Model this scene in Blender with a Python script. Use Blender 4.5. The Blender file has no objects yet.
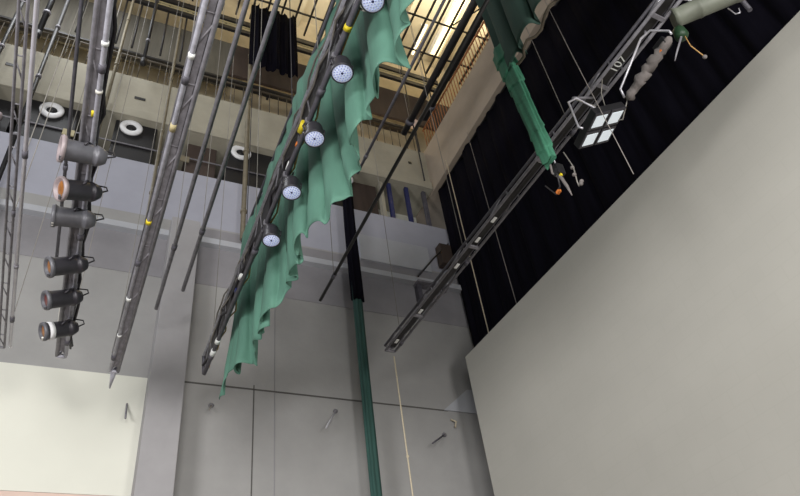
import bpy, bmesh, math, random
from mathutils import Vector, Matrix
random.seed(7)
PI = math.pi
scn = bpy.context.scene
COL = scn.collection

# ------------------------------------------------------------------ materials
def lin(c):
    c = c / 255.0
    return c / 12.92 if c <= 0.04045 else ((c + 0.055) / 1.055) ** 2.4

def mat(name, rgb, rough=0.6, metal=0.0, var=0.12, scale=4.0, bump=0.0, bscale=40.0, stretch=None, emit=0.0, ergb=None):
    m = bpy.data.materials.new(name); m.use_nodes = True
    nt = m.node_tree; N = nt.nodes; L = nt.links
    b = N['Principled BSDF']
    b.inputs['Roughness'].default_value = rough
    if rough > 0.9: b.inputs['Specular IOR Level'].default_value = 0.05
    b.inputs['Metallic'].default_value = metal
    tc = N.new('ShaderNodeTexCoord'); mp = N.new('ShaderNodeMapping')
    L.new(tc.outputs['Object'], mp.inputs['Vector'])
    if stretch: mp.inputs['Scale'].default_value = stretch
    nz = N.new('ShaderNodeTexNoise'); nz.inputs['Scale'].default_value = scale
    nz.inputs['Detail'].default_value = 5.0; nz.inputs['Roughness'].default_value = 0.6
    L.new(mp.outputs['Vector'], nz.inputs['Vector'])
    cr = N.new('ShaderNodeValToRGB')
    c = [lin(x) for x in rgb]
    lo = [max(0, x * (1 - var)) for x in c]; hi = [min(1, x * (1 + var)) for x in c]
    cr.color_ramp.elements[0].color = (*lo, 1); cr.color_ramp.elements[0].position = 0.3
    cr.color_ramp.elements[1].color = (*hi, 1); cr.color_ramp.elements[1].position = 0.7
    L.new(nz.outputs['Fac'], cr.inputs['Fac'])
    L.new(cr.outputs['Color'], b.inputs['Base Color'])
    if bump > 0:
        n2 = N.new('ShaderNodeTexNoise'); n2.inputs['Scale'].default_value = bscale
        n2.inputs['Detail'].default_value = 4.0
        L.new(mp.outputs['Vector'], n2.inputs['Vector'])
        bp = N.new('ShaderNodeBump'); bp.inputs['Strength'].default_value = bump
        bp.inputs['Distance'].default_value = 0.02
        L.new(n2.outputs['Fac'], bp.inputs['Height']); L.new(bp.outputs['Normal'], b.inputs['Normal'])
    if emit > 0:
        e = ergb or rgb
        b.inputs['Emission Color'].default_value = (*[lin(x) for x in e], 1)
        b.inputs['Emission Strength'].default_value = emit
    return m

def screen_mat():
    m = mat('screen_fabric', (174, 172, 165), 0.75, var=0.035, scale=0.55)
    nt = m.node_tree; N = nt.nodes; L = nt.links; b = N['Principled BSDF']
    tc = N.new('ShaderNodeTexCoord'); sp = N.new('ShaderNodeSeparateXYZ'); cb = N.new('ShaderNodeCombineXYZ')
    L.new(tc.outputs['Object'], sp.inputs[0])
    L.new(sp.outputs['Y'], cb.inputs['X']); L.new(sp.outputs['Z'], cb.inputs['Y'])
    br = N.new('ShaderNodeTexBrick'); br.inputs['Scale'].default_value = 1.0
    br.inputs['Brick Width'].default_value = 0.5; br.inputs['Row Height'].default_value = 0.25
    br.inputs['Mortar Size'].default_value = 0.012; br.inputs['Mortar Smooth'].default_value = 1.0
    br.inputs['Color1'].default_value = (1, 1, 1, 1); br.inputs['Color2'].default_value = (0.985, 0.985, 0.985, 1)
    br.inputs['Mortar'].default_value = (0.965, 0.965, 0.96, 1)
    L.new(cb.outputs[0], br.inputs['Vector'])
    mx = N.new('ShaderNodeMix'); mx.data_type = 'RGBA'; mx.blend_type = 'MULTIPLY'; mx.inputs[0].default_value = 1.0
    cr = [n for n in N if n.type == 'VALTORGB'][0]
    L.new(cr.outputs['Color'], mx.inputs[6]); L.new(br.outputs['Color'], mx.inputs[7])
    L.new(mx.outputs[2], b.inputs['Base Color'])
    return m

def par_face_mat():
    m = mat('par_lens', (200, 208, 232), 0.3, var=0.06, scale=20, emit=0.42, ergb=(205, 212, 240))
    return m

M = {
 'wall': mat('painted_plaster', (153, 152, 151), 0.8, var=0.13, scale=0.5, bump=0.15, bscale=8),
 'wall_up': mat('painted_plaster_bluish', (162, 163, 175), 0.8, var=0.08, scale=0.7, bump=0.12, bscale=8),
 'band': mat('dull_grey_band', (139, 137, 141), 0.85, var=0.12, scale=1.0),
 'ledge': mat('ledge_paint', (172, 174, 180), 0.7, var=0.06, scale=2),
 'pillar': mat('pillar_plaster', (157, 155, 157), 0.8, var=0.08, scale=1.2, bump=0.1, bscale=10),
 'cream': mat('cream_panel', (219, 219, 208), 0.8, var=0.03, scale=0.6),
 'pink': mat('pink_skirting', (214, 190, 178), 0.8, var=0.05),
 'concrete': mat('concrete_beam', (156, 151, 136), 0.85, var=0.10, scale=1.4, bump=0.2, bscale=12),
 'concrete_warm': mat('concrete_beam_brown', (150, 138, 124), 0.85, var=0.10, scale=1.2, bump=0.2, bscale=12),
 'gallery_wall': mat('gallery_plaster', (186, 174, 148), 0.85, var=0.14, scale=1.5),
 'sheet': mat('dull_sheet_cladding', (96, 92, 82), 0.7, var=0.22, scale=3.0, stretch=(3, 1, 0.25)),
 'brown': mat('dark_brown_board', (66, 54, 48), 0.75, var=0.2, scale=2.5, stretch=(2, 1, 0.4)),
 'ceil': mat('ceiling_sheet', (206, 196, 170), 0.8, var=0.08, scale=2),
 'floor': mat('stage_boards', (84, 66, 50), 0.55, var=0.2, scale=3, stretch=(6, 0.6, 1)),
 'seam': mat('dark_seam', (84, 82, 80), 0.9, var=0.1),
 'black_cloth': mat('black_velour', (15, 14, 22), 1.0, var=0.25, scale=3, stretch=(1, 3, 0.3)),
 'black': mat('black_paint', (22, 21, 24), 0.55, var=0.2, scale=6),
 'black_steel': mat('black_steel', (44, 42, 42), 0.5, metal=0.3, var=0.25, scale=9),
 'steel': mat('galvanised_pipe', (178, 178, 188), 0.5, metal=0.15, var=0.25, scale=12),
 'steel_dim': mat('weathered_pipe', (126, 124, 130), 0.55, metal=0.15, var=0.28, scale=10),
 'steel_dark': mat('dark_pipe', (88, 86, 94), 0.55, metal=0.15, var=0.25, scale=10),
 'alu': mat('bright_aluminium', (206, 204, 212), 0.35, metal=0.35, var=0.1, scale=8),
 'olive': mat('olive_pole', (112, 104, 86), 0.6, var=0.18, scale=8),
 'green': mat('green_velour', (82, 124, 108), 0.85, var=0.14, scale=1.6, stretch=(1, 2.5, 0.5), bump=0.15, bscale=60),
 'green_shaded': mat('shaded_green_velour', (52, 78, 69), 0.88, var=0.16, scale=1.6, stretch=(1, 2.5, 0.5), bump=0.15, bscale=60),  # the green velour again, with dimmer light put into its colour
 'green_tail': mat('green_tail_cloth', (62, 122, 96), 0.85, var=0.16, scale=5, bump=0.2, bscale=40),
 'teal': mat('teal_velour', (44, 78, 72), 0.85, var=0.2, scale=3, stretch=(3, 3, 0.4)),
 'hem': mat('hem_lining', (92, 84, 72), 0.9, var=0.2, scale=6),
 'lamp_body': mat('lamp_black_enamel', (52, 50, 56), 0.45, metal=0.1, var=0.2, scale=12),
 'lamp_grey': mat('lamp_grey_enamel', (96, 96, 102), 0.45, metal=0.1, var=0.15, scale=12),
 'rim': mat('lamp_rim', (150, 138, 140), 0.5, metal=0.1, var=0.12, scale=12),
 'lens_red': mat('red_brown_lens', (104, 40, 38), 0.3, var=0.3, scale=18),
 'lens_amber': mat('amber_lens', (146, 94, 44), 0.3, var=0.35, scale=16),
 'par': par_face_mat(),
 'par_dot': mat('par_led_dot', (150, 158, 196), 0.3, var=0.1, emit=0.22, ergb=(180, 186, 230)),
 'flood': mat('flood_panel', (196, 204, 208), 0.35, var=0.06, scale=8, emit=0.55, ergb=(212, 220, 226)),
 'white': mat('white_paint', (232, 232, 234), 0.5, var=0.04),
 'label_white': mat('white_sticker', (236, 238, 236), 0.6, var=0.03),
 'yellow': mat('yellow_tape', (226, 204, 40), 0.6, var=0.08),
 'orange': mat('orange_tape', (210, 118, 44), 0.6, var=0.1),
 'pink_tape': mat('pink_tape', (206, 82, 112), 0.6, var=0.1),
 'blue': mat('blue_pipe', (40, 46, 92), 0.5, var=0.15),
 'wire': mat('black_cable', (38, 36, 40), 0.6, var=0.2),
 'wire_grey': mat('grey_cable', (134, 130, 124), 0.6, var=0.2),
 'wire_white': mat('white_cable', (216, 214, 206), 0.6, var=0.1),
 'wire_tan': mat('tan_cable', (182, 142, 86), 0.6, var=0.1),
 'rope': mat('pale_rope', (196, 184, 160), 0.85, var=0.12, scale=40),
 'rope_grey': mat('grey_rope', (136, 130, 126), 0.85, var=0.12, scale=40),
 'wrap': mat('grey_wrapping', (112, 106, 104), 0.85, var=0.2, scale=9, bump=0.4, bscale=18),
 'olive_lamp': mat('olive_grey_housing', (112, 116, 104), 0.55, var=0.15, scale=5),
 'dark_green': mat('dark_green_plastic', (28, 58, 34), 0.5, var=0.2),
 'tube_on': mat('lit_tube', (255, 236, 190), 0.4, var=0.02, emit=5.0, ergb=(255, 232, 180)),
 'strip_on': mat('lit_strip', (255, 240, 200), 0.4, var=0.05, emit=1.6, ergb=(255, 234, 186)),
 'deck': mat('deck_slat', (176, 164, 124), 0.6, var=0.15, scale=6),
 'balu': mat('baluster_paint', (70, 62, 50), 0.6, var=0.2),
 'balu_org': mat('rusty_baluster', (150, 96, 60), 0.7, var=0.3, scale=9),
}
M['screen'] = screen_mat()

# ------------------------------------------------------------------ mesh helpers
class MB:
    def __init__(s): s.bm = bmesh.new()
    def box(s, lo, hi, bevel=0.0):
        lo = Vector(lo); hi = Vector(hi)
        c = (lo + hi) / 2; d = hi - lo
        t = bmesh.new(); bmesh.ops.create_cube(t, size=1.0)
        bmesh.ops.scale(t, vec=d, verts=t.verts)
        if bevel: bmesh.ops.bevel(t, geom=list(t.edges), offset=bevel, segments=2, profile=0.7, affect='EDGES')
        bmesh.ops.translate(t, vec=c, verts=t.verts)
        s.merge(t); return s
    def obox(s, c, ax, ay, az, dims, bevel=0.0):          # oriented box
        t = bmesh.new(); bmesh.ops.create_cube(t, size=1.0)
        bmesh.ops.scale(t, vec=Vector(dims), verts=t.verts)
        if bevel: bmesh.ops.bevel(t, geom=list(t.edges), offset=bevel, segments=2, profile=0.7, affect='EDGES')
        R = Matrix((Vector(ax).normalized(), Vector(ay).normalized(), Vector(az).normalized())).transposed().to_4x4()
        R.translation = Vector(c)
        bmesh.ops.transform(t, matrix=R, verts=t.verts)
        s.merge(t); return s
    def merge(s, t):
        me = bpy.data.meshes.new('tmp'); t.to_mesh(me); t.free()
        s.bm.from_mesh(me); bpy.data.meshes.remove(me)
    def tube(s, pts, r, n=8, caps=True):
        pts = [Vector(p) for p in pts]
        rs = r if isinstance(r, (list, tuple)) else [r] * len(pts)
        up = None; rings = []
        for i, p in enumerate(pts):
            if i == 0: d = pts[1] - p
            elif i == len(pts) - 1: d = p - pts[i - 1]
            else: d = (pts[i + 1] - p).normalized() + (p - pts[i - 1]).normalized()
            d.normalize()
            if up is None:
                up = Vector((0, 0, 1)) if abs(d.z) < 0.9 else Vector((1, 0, 0))
            u = d.cross(up).normalized(); v = u.cross(d).normalized(); up = v
            rings.append([s.bm.verts.new(p + (u * math.cos(2 * PI * k / n) + v * math.sin(2 * PI * k / n)) * rs[i]) for k in range(n)])
        for a, b in zip(rings, rings[1:]):
            for k in range(n):
                f = s.bm.faces.new((a[k], a[(k + 1) % n], b[(k + 1) % n], b[k])); f.smooth = True
        if caps:
            s.bm.faces.new(rings[0][::-1]); s.bm.faces.new(rings[-1])
        return s
    def lathe(s, c, axis, prof, n=24):                      # prof: (distance along axis, radius)
        c = Vector(c); d = Vector(axis).normalized()
        up = Vector((0, 0, 1)) if abs(d.z) < 0.9 else Vector((0, 1, 0))
        u = d.cross(up).normalized(); v = u.cross(d).normalized()
        rings = []
        for t, r in prof:
            r = max(r, 0.0005)
            rings.append([s.bm.verts.new(c + d * t + (u * math.cos(2 * PI * k / n) + v * math.sin(2 * PI * k / n)) * r) for k in range(n)])
        for a, b in zip(rings, rings[1:]):
            for k in range(n):
                f = s.bm.faces.new((a[k], a[(k + 1) % n], b[(k + 1) % n], b[k])); f.smooth = True
        s.bm.faces.new(rings[0][::-1]); s.bm.faces.new(rings[-1])
        return s
    def ball(s, c, r, sub=2):
        t = bmesh.new(); bmesh.ops.create_icosphere(t, subdivisions=sub, radius=r)
        for f in t.faces: f.smooth = True
        bmesh.ops.translate(t, vec=Vector(c), verts=t.verts); s.merge(t); return s
    def build(s, name, m, parent=None):
        if parent is not None:
            off = Vector(parent['_w']) if '_w' in parent else Vector((0, 0, 0))
            bmesh.ops.translate(s.bm, vec=-off, verts=s.bm.verts)
        bmesh.ops.recalc_face_normals(s.bm, faces=s.bm.faces)
        me = bpy.data.meshes.new(name); s.bm.to_mesh(me); s.bm.free()
        me.materials.append(m)
        o = bpy.data.objects.new(name, me); COL.objects.link(o)
        if parent is not None:
            o.parent = parent; o['_w'] = list(parent['_w'])
        else: o['_w'] = [0.0, 0.0, 0.0]
        return o

def thing(name, label, cat, loc=(0, 0, 0), group=None):
    o = bpy.data.objects.new(name, None); o.empty_display_size = 0.2
    COL.objects.link(o); o.location = loc; o['_w'] = list(map(float, loc))
    o['label'] = label; o['category'] = cat
    if group: o['group'] = group
    return o
def tag(o, label, cat, group=None, kind=None):
    o['label'] = label; o['category'] = cat
    if group: o['group'] = group
    if kind: o['kind'] = kind
    return o
def copy_tree(o, parent=None):
    c = o.copy(); COL.objects.link(c)
    if parent is not None: c.parent = parent
    for ch in list(o.children): copy_tree(ch, c)
    return c
def struct(name, mb, m, label=None):
    o = mb.build(name, m); o['kind'] = 'structure'
    if label: o['label'] = label
    return o
def lerp(a, b, t): return a + (b - a) * t

# ------------------------------------------------------------------ setting
XL, XR, YN, YW = -9.0, 8.6, -4.0, 12.0
struct('floor', MB().box((XL, YN, -0.2), (XR, YW + 0.3, 0)), M['floor'], 'dark timber stage floor')
struct('wall_far', MB().box((XL, 12.0, 0), (8.6, 12.3, 13.06)), M['wall'], 'grey plastered side wall of the stage')
struct('wall_upper', MB().box((XL, 12.0, 13.06), (8.6, 12.3, 14.76)), M['wall_up'], 'pale bluish upper part of the side wall')
struct('wall_right', MB().box((8.6, YN, 0), (8.8, 12.3, 16.25)), M['wall'], 'wall behind the black drape')
# the ledge, and its shade painted on the wall as a darker band
struct('trim_1', MB().box((XL, 11.82, 12.42), (8.6, 12.0, 12.58), 0.01), M['ledge'], 'thin pale ledge along the side wall')
struct('trim_2', MB().box((XL, 11.99, 11.35), (8.6, 12.0, 12.42)), M['band'], 'painted shade band under the pale ledge')
struct('trim_3', MB().box((1.7, 11.985, 12.58), (8.6, 12.0, 13.0)), M['band'], 'dull band above the pale ledge')
struct('trim_4', MB().box((5.6, 11.93, 12.95), (7.6, 12.0, 13.8), 0.01), M['ledge'], 'pale raised panel on the upper wall')
# plaster pillar
struct('trim_5', MB().box((0.95, 11.45, 0), (1.56, 12.0, 12.66), 0.015), M['pillar'], 'grey square plaster pillar')
# cream panel low on the wall, left of the pillar
struct('trim_6', MB().box((XL, 11.95, 6.6), (0.95, 12.0, 8.87), 0.004), M['cream'], 'pale cream wall panel')
struct('trim_7', MB().box((XL, 11.94, 6.2), (0.95, 12.0, 6.59), 0.004), M['pink'], 'pinkish strip under the cream panel')
# panel joints in the plaster, real dark strips
j = MB()
j.box((1.57, 11.99, 8.89), (7.35, 12.0, 8.92))
struct('trim_8', j, M['seam'], 'dark level joint in the plaster')
struct('trim_9', MB().box((2.97, 11.99, 0), (2.99, 12.0, 9.0)), M['seam'], 'dark upright joint in the plaster')
struct('trim_10', MB().box((3.395, 11.992, 0), (3.41, 12.0, 11.2)), M['band'], 'faint upright joint in the plaster')
# first gallery: recess with machines, concrete fascia
struct('wall_recess', MB().box((XL, 13.4, 14.6), (8.6, 13.6, 16.4)), M['black_steel'], 'brown back wall of the machine opening')
struct('trim_11', MB().box((XL, 12.3, 14.6), (8.6, 13.4, 14.76)), M['band'], 'sill of the machine opening')
struct('trim_12', MB().box((XL, 12.0, 16.3), (8.2, 13.6, 18.02), 0.02), M['concrete'], 'pale concrete fascia of the gallery')
struct('trim_13', MB().box((XL, 11.93, 16.3), (8.19, 12.0, 16.6), 0.015), M['concrete'], 'pale lower lip of the gallery fascia')
struct('trim_14', MB().box((8.2, YN, 16.25), (11.2, 13.6, 18.08), 0.02), M['concrete_warm'], 'brownish concrete beam above the black drape')
# slots in the fascia
for i, (x, z) in enumerate(((-3.35, 17.15), (-0.35, 17.1), (4.9, 17.2), (7.55, 17.3), (2.55, 17.05))):
    struct('trim_%d' % (15 + i), MB().box((x, 11.985, z), (x + (0.27 if i < 3 else 0.1), 12.0, z + 0.09)), M['black'], 'small dark slot in the concrete fascia')
# gallery back wall, upper wall, top wall
struct('wall_gallery', MB().box((XL, 13.6, 16.3), (11.4, 13.8, 27)), M['gallery_wall'], 'cream back wall of the gallery')
struct('wall_back', MB().box((11.2, YN, 16.3), (11.4, 13.6, 27)), M['gallery_wall'], 'cream wall above the concrete beam')
struct('trim_20', MB().box((XL, 12.7, 19.75), (2.1, 12.8, 22.1)), M['sheet'], 'dull grey sheet cladding above the gallery')
struct('trim_21', MB().box((2.1, 12.7, 20.4), (5.2, 12.8, 22.1)), M['brown'], 'dark brown boards above the gallery')
struct('trim_22', MB().box((5.2, 12.7, 20.5), (10.8, 12.8, 22.15)), M['brown'], 'dark brown boards in the upper corner')
struct('ceiling', MB().box((XL, YN, 26.6), (11.4, 13.8, 26.8)), M['ceil'], 'cream roof lining above the grid')
for i in range(9):
    x = -5.4 + i * 2.0
    struct('trim_%d' % (30 + i), MB().box((x, YN, 26.1), (x + 0.16, 13.6, 26.6)), M['ceil'], 'roof beam above the grid')

# cream bay with blue posts, at the right end of the machine opening
struct('trim_45', MB().box((6.6, 13.2, 14.76), (8.2, 13.39, 16.3)), M['cream'], 'cream board behind the blue posts')
for i, (x, col) in enumerate(((6.82, 'blue'), (7.38, 'blue'), (7.95, 'steel_dark'))):
    t = MB(); t.box((x - 0.055, 12.1, 14.76), (x + 0.055, 12.2, 16.3), 0.006)
    o = t.build('gallery_post', M[col])
    tag(o, ('dark blue post in the cream bay, left one', 'dark blue post in the middle of the cream bay', 'dark grey post at the right end of the cream bay')[i], 'post')
o = MB().box((5.75, 12.35, 14.76), (6.5, 12.5, 16.28), 0.01).build('machine_cover_board', M['brown'])
tag(o, 'brown upright board left of the cream bay with blue posts', 'board')
o = MB().box((6.52, 12.1, 14.76), (6.62, 12.3, 16.28), 0.01).build('bay_jamb', M['concrete'])
tag(o, 'narrow pale jamb between brown board and cream bay', 'post')
o = MB().tube([(XL, 12.12, 15.42), (5.0, 12.12, 15.42)], 0.02, 8).build('opening_rail', M['steel_dim'])
tag(o, 'thin level guard pipe across the machine opening', 'rail')
for x, lab in ((-1.72, 'small yellowish tag hanging on the guard pipe beside the left white ring'),
               (0.95, 'small tan tag hanging on the guard pipe right of the second white ring')):
    o = MB().box((x, 12.07, 15.22), (x + 0.26, 12.1, 15.42), 0.004).build('rail_tag', M['yellow'] if x < 0 else M['wire_tan'])
    o.data.materials[0] = M['olive'] if x > 0 else M['deck']
    tag(o, lab, 'tag')

# ------------------------------------------------------------------ hoist machines with white rings
def hoist(x, zc, w_l, w_r, label):
    zc += .05
    t = thing('hoist_machine', label, 'machine', (x, 12.5, 14.76), 'black machines in the gallery opening')
    MB().box((x - w_l, 12.14, 14.765), (x + w_r, 13.2, 16.28), 0.03).build('housing', M['black'], t)
    MB().lathe((x, 12.14, zc), (0, -1, 0), [(0, .14), (0, .27), (.05, .275), (.07, .25), (.075, .21), (.07, .15), (.045, .13), (0.0, .12)], 32).build('ring', M['white'], t)
    MB().lathe((x, 12.14, zc), (0, -1, 0), [(0, .125), (.03, .12), (.03, .05), (.05, .04)], 24).build('hub', M['black'], t)
    return t
hoist(-2.08, 15.96, .6, .6, 'black machine with white ring, leftmost in the gallery opening')
hoist(-0.27, 16.0, .38, .62, 'black machine with white ring, left of the lattice batten of spotless pipes')['label'] = 'black machine with white ring between the spotlight batten and the long bare batten'
hoist(2.5, 16.05, .35, 1.25, 'black machine with white ring just left of the big green curtain')
hoist(5.42, 16.0, .3, .0, 'black machine with white ring half hidden by the right edge of the big green curtain').location.x -= 0.0
o = MB().box((-3.9, 12.25, 14.765), (-2.85, 13.2, 16.15), 0.03).build('motor_cabinet', M['black'])
tag(o, 'black ringless cabinet at the far left of the gallery opening', 'machine')
o = MB().lathe((-3.1, 12.22, 15.35), (0, -1, 0), [(0, .07), (.05, .11), (.18, .11), (.2, .06)], 16).build('flood_lamp', M['rim'])
tag(o, 'small pale lamp in front of the far left cabinet', 'lamp')
o = MB().box((1.15, 12.3, 14.765), (1.9, 13.2, 16.2), 0.03).build('motor_cabinet', M['brown'])
tag(o, 'brown cabinet in the gallery opening behind the bare batten', 'machine')

# ------------------------------------------------------------------ railings
def railing(name, label, p, q, z0, z1, n, mrail, mbal):
    t = thing(name, label, 'railing', (p[0], p[1], z0))
    P = Vector((p[0], p[1], 0)); Q = Vector((q[0], q[1], 0))
    MB().tube([P + Vector((0, 0, z1)), Q + Vector((0, 0, z1))], 0.032, 8).build('handrail', mrail, t)
    MB().tube([P + Vector((0, 0, z0 + .1)), Q + Vector((0, 0, z0 + .1))], 0.02, 6).build('bottom_rail', mrail, t)
    first = None
    for i in range(n):
        c = P.lerp(Q, (i + .5) / n)
        if first is None:
            b0 = MB().tube([c + Vector((0, 0, z0)), c + Vector((0, 0, z1))], 0.014, 6).build('baluster', mbal, t)
            first = (b0, c)
        else:
            b = first[0].copy(); COL.objects.link(b); b.parent = t
            b.location = c - first[1]
    return t
railing('gallery_railing', 'long gallery railing with thin balusters on the pale fascia of the side wall', (-5.5, 12.12), (8.1, 12.12), 18.02, 19.07, 52, M['balu'], M['balu'])
railing('gallery_railing', 'rust coloured railing on the brownish beam above the black drape', (8.32, 3.5), (8.32, 12.0), 18.08, 19.15, 60, M['balu_org'], M['balu_org'])
# thick dark cable tray above the handrail
t = thing('cable_tray', 'thick dark level cable tray just above the gallery handrail', 'cable tray', (-5, 12.45, 19.6))
MB().box((-6, 12.35, 19.58), (8.0, 12.62, 19.66), 0.01).build('tray', M['black_steel'], t)
for k in range(4):
    MB().tube([(-6 + q * .7, 12.4 + .05 * k, 19.69 + .02 * math.sin(q * 1.7 + k)) for q in range(21)], 0.02, 6).build('cable', M['wire'] if k % 2 else M['wire_grey'], t)
for x in (-3.2, -0.9, 1.2, 3.3, 6.0):
    MB().box((x, 12.6, 19.55), (x + .06, 12.7, 19.9)).build('bracket', M['black_steel'], t)

# upper slatted gallery deck
t = thing('upper_gallery_deck', 'slatted upper gallery deck glowing with gaps of light below the grid', 'gallery', (0, 12.6, 22.2))
MB().box((-5, 12.2, 22.12), (9.6, 12.3, 22.3), 0.01).build('edge_beam', M['black_steel'], t)
MB().box((-5, 12.2, 22.62), (9.6, 12.28, 22.85), 0.01).build('top_beam', M['black_steel'], t)
for k, z in enumerate((22.36, 22.52)):
    MB().box((-5, 12.24, z), (9.6, 12.28, z + .06), 0.006).build('slat', M['deck'], t)
for k in range(14):
    x = -4.5 + k * 1.05
    MB().box((x, 12.28, 22.2), (x + .07, 12.34, 22.8)).build('upright', M['black_steel'], t)

# ------------------------------------------------------------------ the grid
t = thing('gridiron', 'black steel grid of long bars below the cream roof lining', 'grid', (6, 9, 23.1))
xs = [-4.0 + .47 * k for k in range(32)]
for k, x in enumerate(xs):
    w = .028
    h = .09
    MB().box((x - w, 2.0, 23.06), (x + w, 12.2, 23.06 + h)).build('long_bar', M['black_steel'], t)
for y in (2.6, 4.6, 6.2, 7.6, 8.9, 10.15, 11.4):
    MB().box((-4.2, y - .025, 23.0), (10.8, y + .025, 23.06)).build('cross_bar', M['black_steel'], t)
# braces of the grid
MB().tube([(9.2, 10.1, 23.1), (9.9, 9.1, 23.1)], .03, 6).build('brace', M['black_steel'], t)
MB().tube([(5.2, 12.1, 23.3), (6.3, 9.6, 25.9)], .04, 6).build('brace', M['deck'], t)
for k, (x, y0, y1) in enumerate(((9.45, 11.8, 13.2), (4.6, 9.5, 11.0), (6.6, 8.5, 10.0))):
    t = thing('tube_lamp', ('lit tube lamp above the grid right of the big green curtain top', 'lit tube lamp above the grid left of the big green curtain top', 'lit tube lamp above the grid behind the big green curtain')[k], 'lamp', (x, y0, 25.9))
    MB().box((x - .06, y0, 25.98), (x + .06, y1, 26.09), .01).build('fitting', M['white'], t)
    MB().tube([(x, y0 + .04, 25.94), (x, y1 - .04, 25.94)], .028, 10).build('tube', M['tube_on'], t)
    MB().box((x - .01, y0 + .3, 26.09), (x + .01, y0 + .33, 26.6)).build('hanger', M['white'], t)
    MB().box((x - .01, y1 - .33, 26.09), (x + .01, y1 - .3, 26.6)).build('hanger', M['white'], t)
t = thing('strip_lamp', 'long bright ribbed light strip above the grid by the back wall', 'lamp', (10.5, 9.5, 26.0))
MB().box((10.25, 5.0, 26.32), (10.85, 13.2, 26.59), .02).build('housing', M['white'], t)
r = MB()
for k in range(40):
    y = 5.05 + k * .2035
    r.box((10.29, y, 26.27), (10.81, y + .17, 26.33))
r.build('diffuser', M['strip_on'], t)

# dark drape and boxes high up
def pleated(y0, y1, ztop, zbot, x0, amp0, amp1, wl, ny, nz, seed, xlean=0.0, hemvar=0.0, bulge=None, folds=None):
    rnd = random.Random(seed)
    FK = []
    if folds:
        yy = y0
        while yy < y1:
            yy += rnd.uniform(*folds)
            FK.append((yy, rnd.choice((-1, -1, 1)) * rnd.uniform(.09, .2), rnd.uniform(.07, .15), rnd.uniform(-.12, .12)))
    ph = [rnd.uniform(0, 6.28) for _ in range(8)]
    bm = bmesh.new(); rows = []
    for i in range(ny + 1):
        u = i / ny; y = lerp(y0, y1, u); p = (y - y0) / wl * 2 * PI
        w = math.sin(p + ph[0] + .8 * math.sin(p * .31 + ph[1])) + .45 * math.sin(p * 2.13 + ph[2]) + .3 * math.sin(p * .47 + ph[3])
        dy = .35 * math.cos(p + ph[0] + .8 * math.sin(p * .31 + ph[1])) + .2 * math.cos(p * 2.13 + ph[2])
        col = []
        for k in range(nz + 1):
            v = k / nz                                   # 0 top .. 1 bottom
            a = lerp(amp0, amp1, v ** 1.3)
            zb = zbot + hemvar * (.6 * math.sin(p * .5 + ph[4]) + .5 * math.sin(p * 1.13 + ph[5]))
            z = lerp(ztop, zb, v)
            x = x0 + xlean * v + a * w + .02 * math.sin(7 * v + p * .7 + ph[6])
            if bulge: x += bulge(y, v)
            if folds:
                fx = fy = 0.0
                for (yk, A_, sg, ls) in FK:
                    d_ = (y - yk - ls * (1 - v)) / sg
                    if abs(d_) < 3.5:
                        g = math.exp(-d_ * d_); fx += A_ * g; fy -= .9 * A_ * d_ * g * (1.6 if A_ < 0 else .6)
                e_ = lerp(.25, 1.0, v ** .9)
                x += fx * e_; dyy = fy * e_
                if v > .9:
                    q_ = (v - .9) * 10
                    x += .03 * q_ * math.sin(y * 23 + ph[7] + 2 * math.sin(y * 5)); z += .035 * q_ * math.sin(y * 17 + ph[6] + 2 * math.sin(y * 3.1))
            else: dyy = 0.0
            col.append(bm.verts.new((x, y + a * dy * 1.1 + dyy, z)))
        rows.append(col)
    for a, b in zip(rows, rows[1:]):
        for k in range(nz):
            f = bm.faces.new((a[k], b[k], b[k + 1], a[k + 1])); f.smooth = True
    m = MB(); m.bm.free(); m.bm = bm
    return m
def thick(o, d):
    s = o.modifiers.new('thickness', 'SOLIDIFY'); s.thickness = d; s.offset = 0
    return o

o = thick(pleated(-.75, .75, 22.9, 19.5, 0, .06, .08, .3, 120, 6, 5).build('masking_drape', M['black_cloth']), .01)
o.rotation_euler = (0, 0, -PI / 2); o.location = (3.25, 11.55, 0)
tag(o, 'dark masking drape hanging high under the grid left of the big green curtain', 'curtain')

# ------------------------------------------------------------------ black back drape and screen
t = thing('back_drape', 'huge black velour drape covering the back wall behind the pale screen', 'curtain', (8.36, 4, 0))
ob = pleated(-2.0, 11.9, 16.22, 0.03, 8.36, .035, .05, .62, 420, 10, 3).build('cloth', M['black_cloth'], t); thick(ob, .01)
MB().tube([(8.36, -2.0, 16.2), (8.36, 11.9, 16.2)], .03, 8).build('track', M['black'], t)

A = Vector((7.44, 11.0, 0)); B = Vector((8.075, 0.55, 0)); ds = (B - A).normalized(); ns = Vector((-ds.y, ds.x, 0)).normalized()
if ns.x < 0: ns = -ns
L = (B - A).length
t = thing('stage_screen', 'large pale grey stage screen made of small panels, standing on the right', 'screen', (7.75, 5.8, 0))
c = (A + B) / 2
MB().obox(c + ns * .015 + Vector((0, 0, 4.86)), ds, ns, (0, 0, 1), (L, .03, 9.68)).build('face', M['screen'], t)
MB().obox(c + ns * .06 + Vector((0, 0, 4.85)), ds, ns, (0, 0, 1), (L - .02, .06, 9.66)).build('back_frame', M['black'], t)
for k in range(6):
    q = A.lerp(B, (k + .5) / 6)
    MB().obox(q + ns * .12 + Vector((0, 0, 4.6)), ds, ns, (0, 0, 1), (.08, .06, 9.2)).build('post', M['black_steel'], t)

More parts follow.
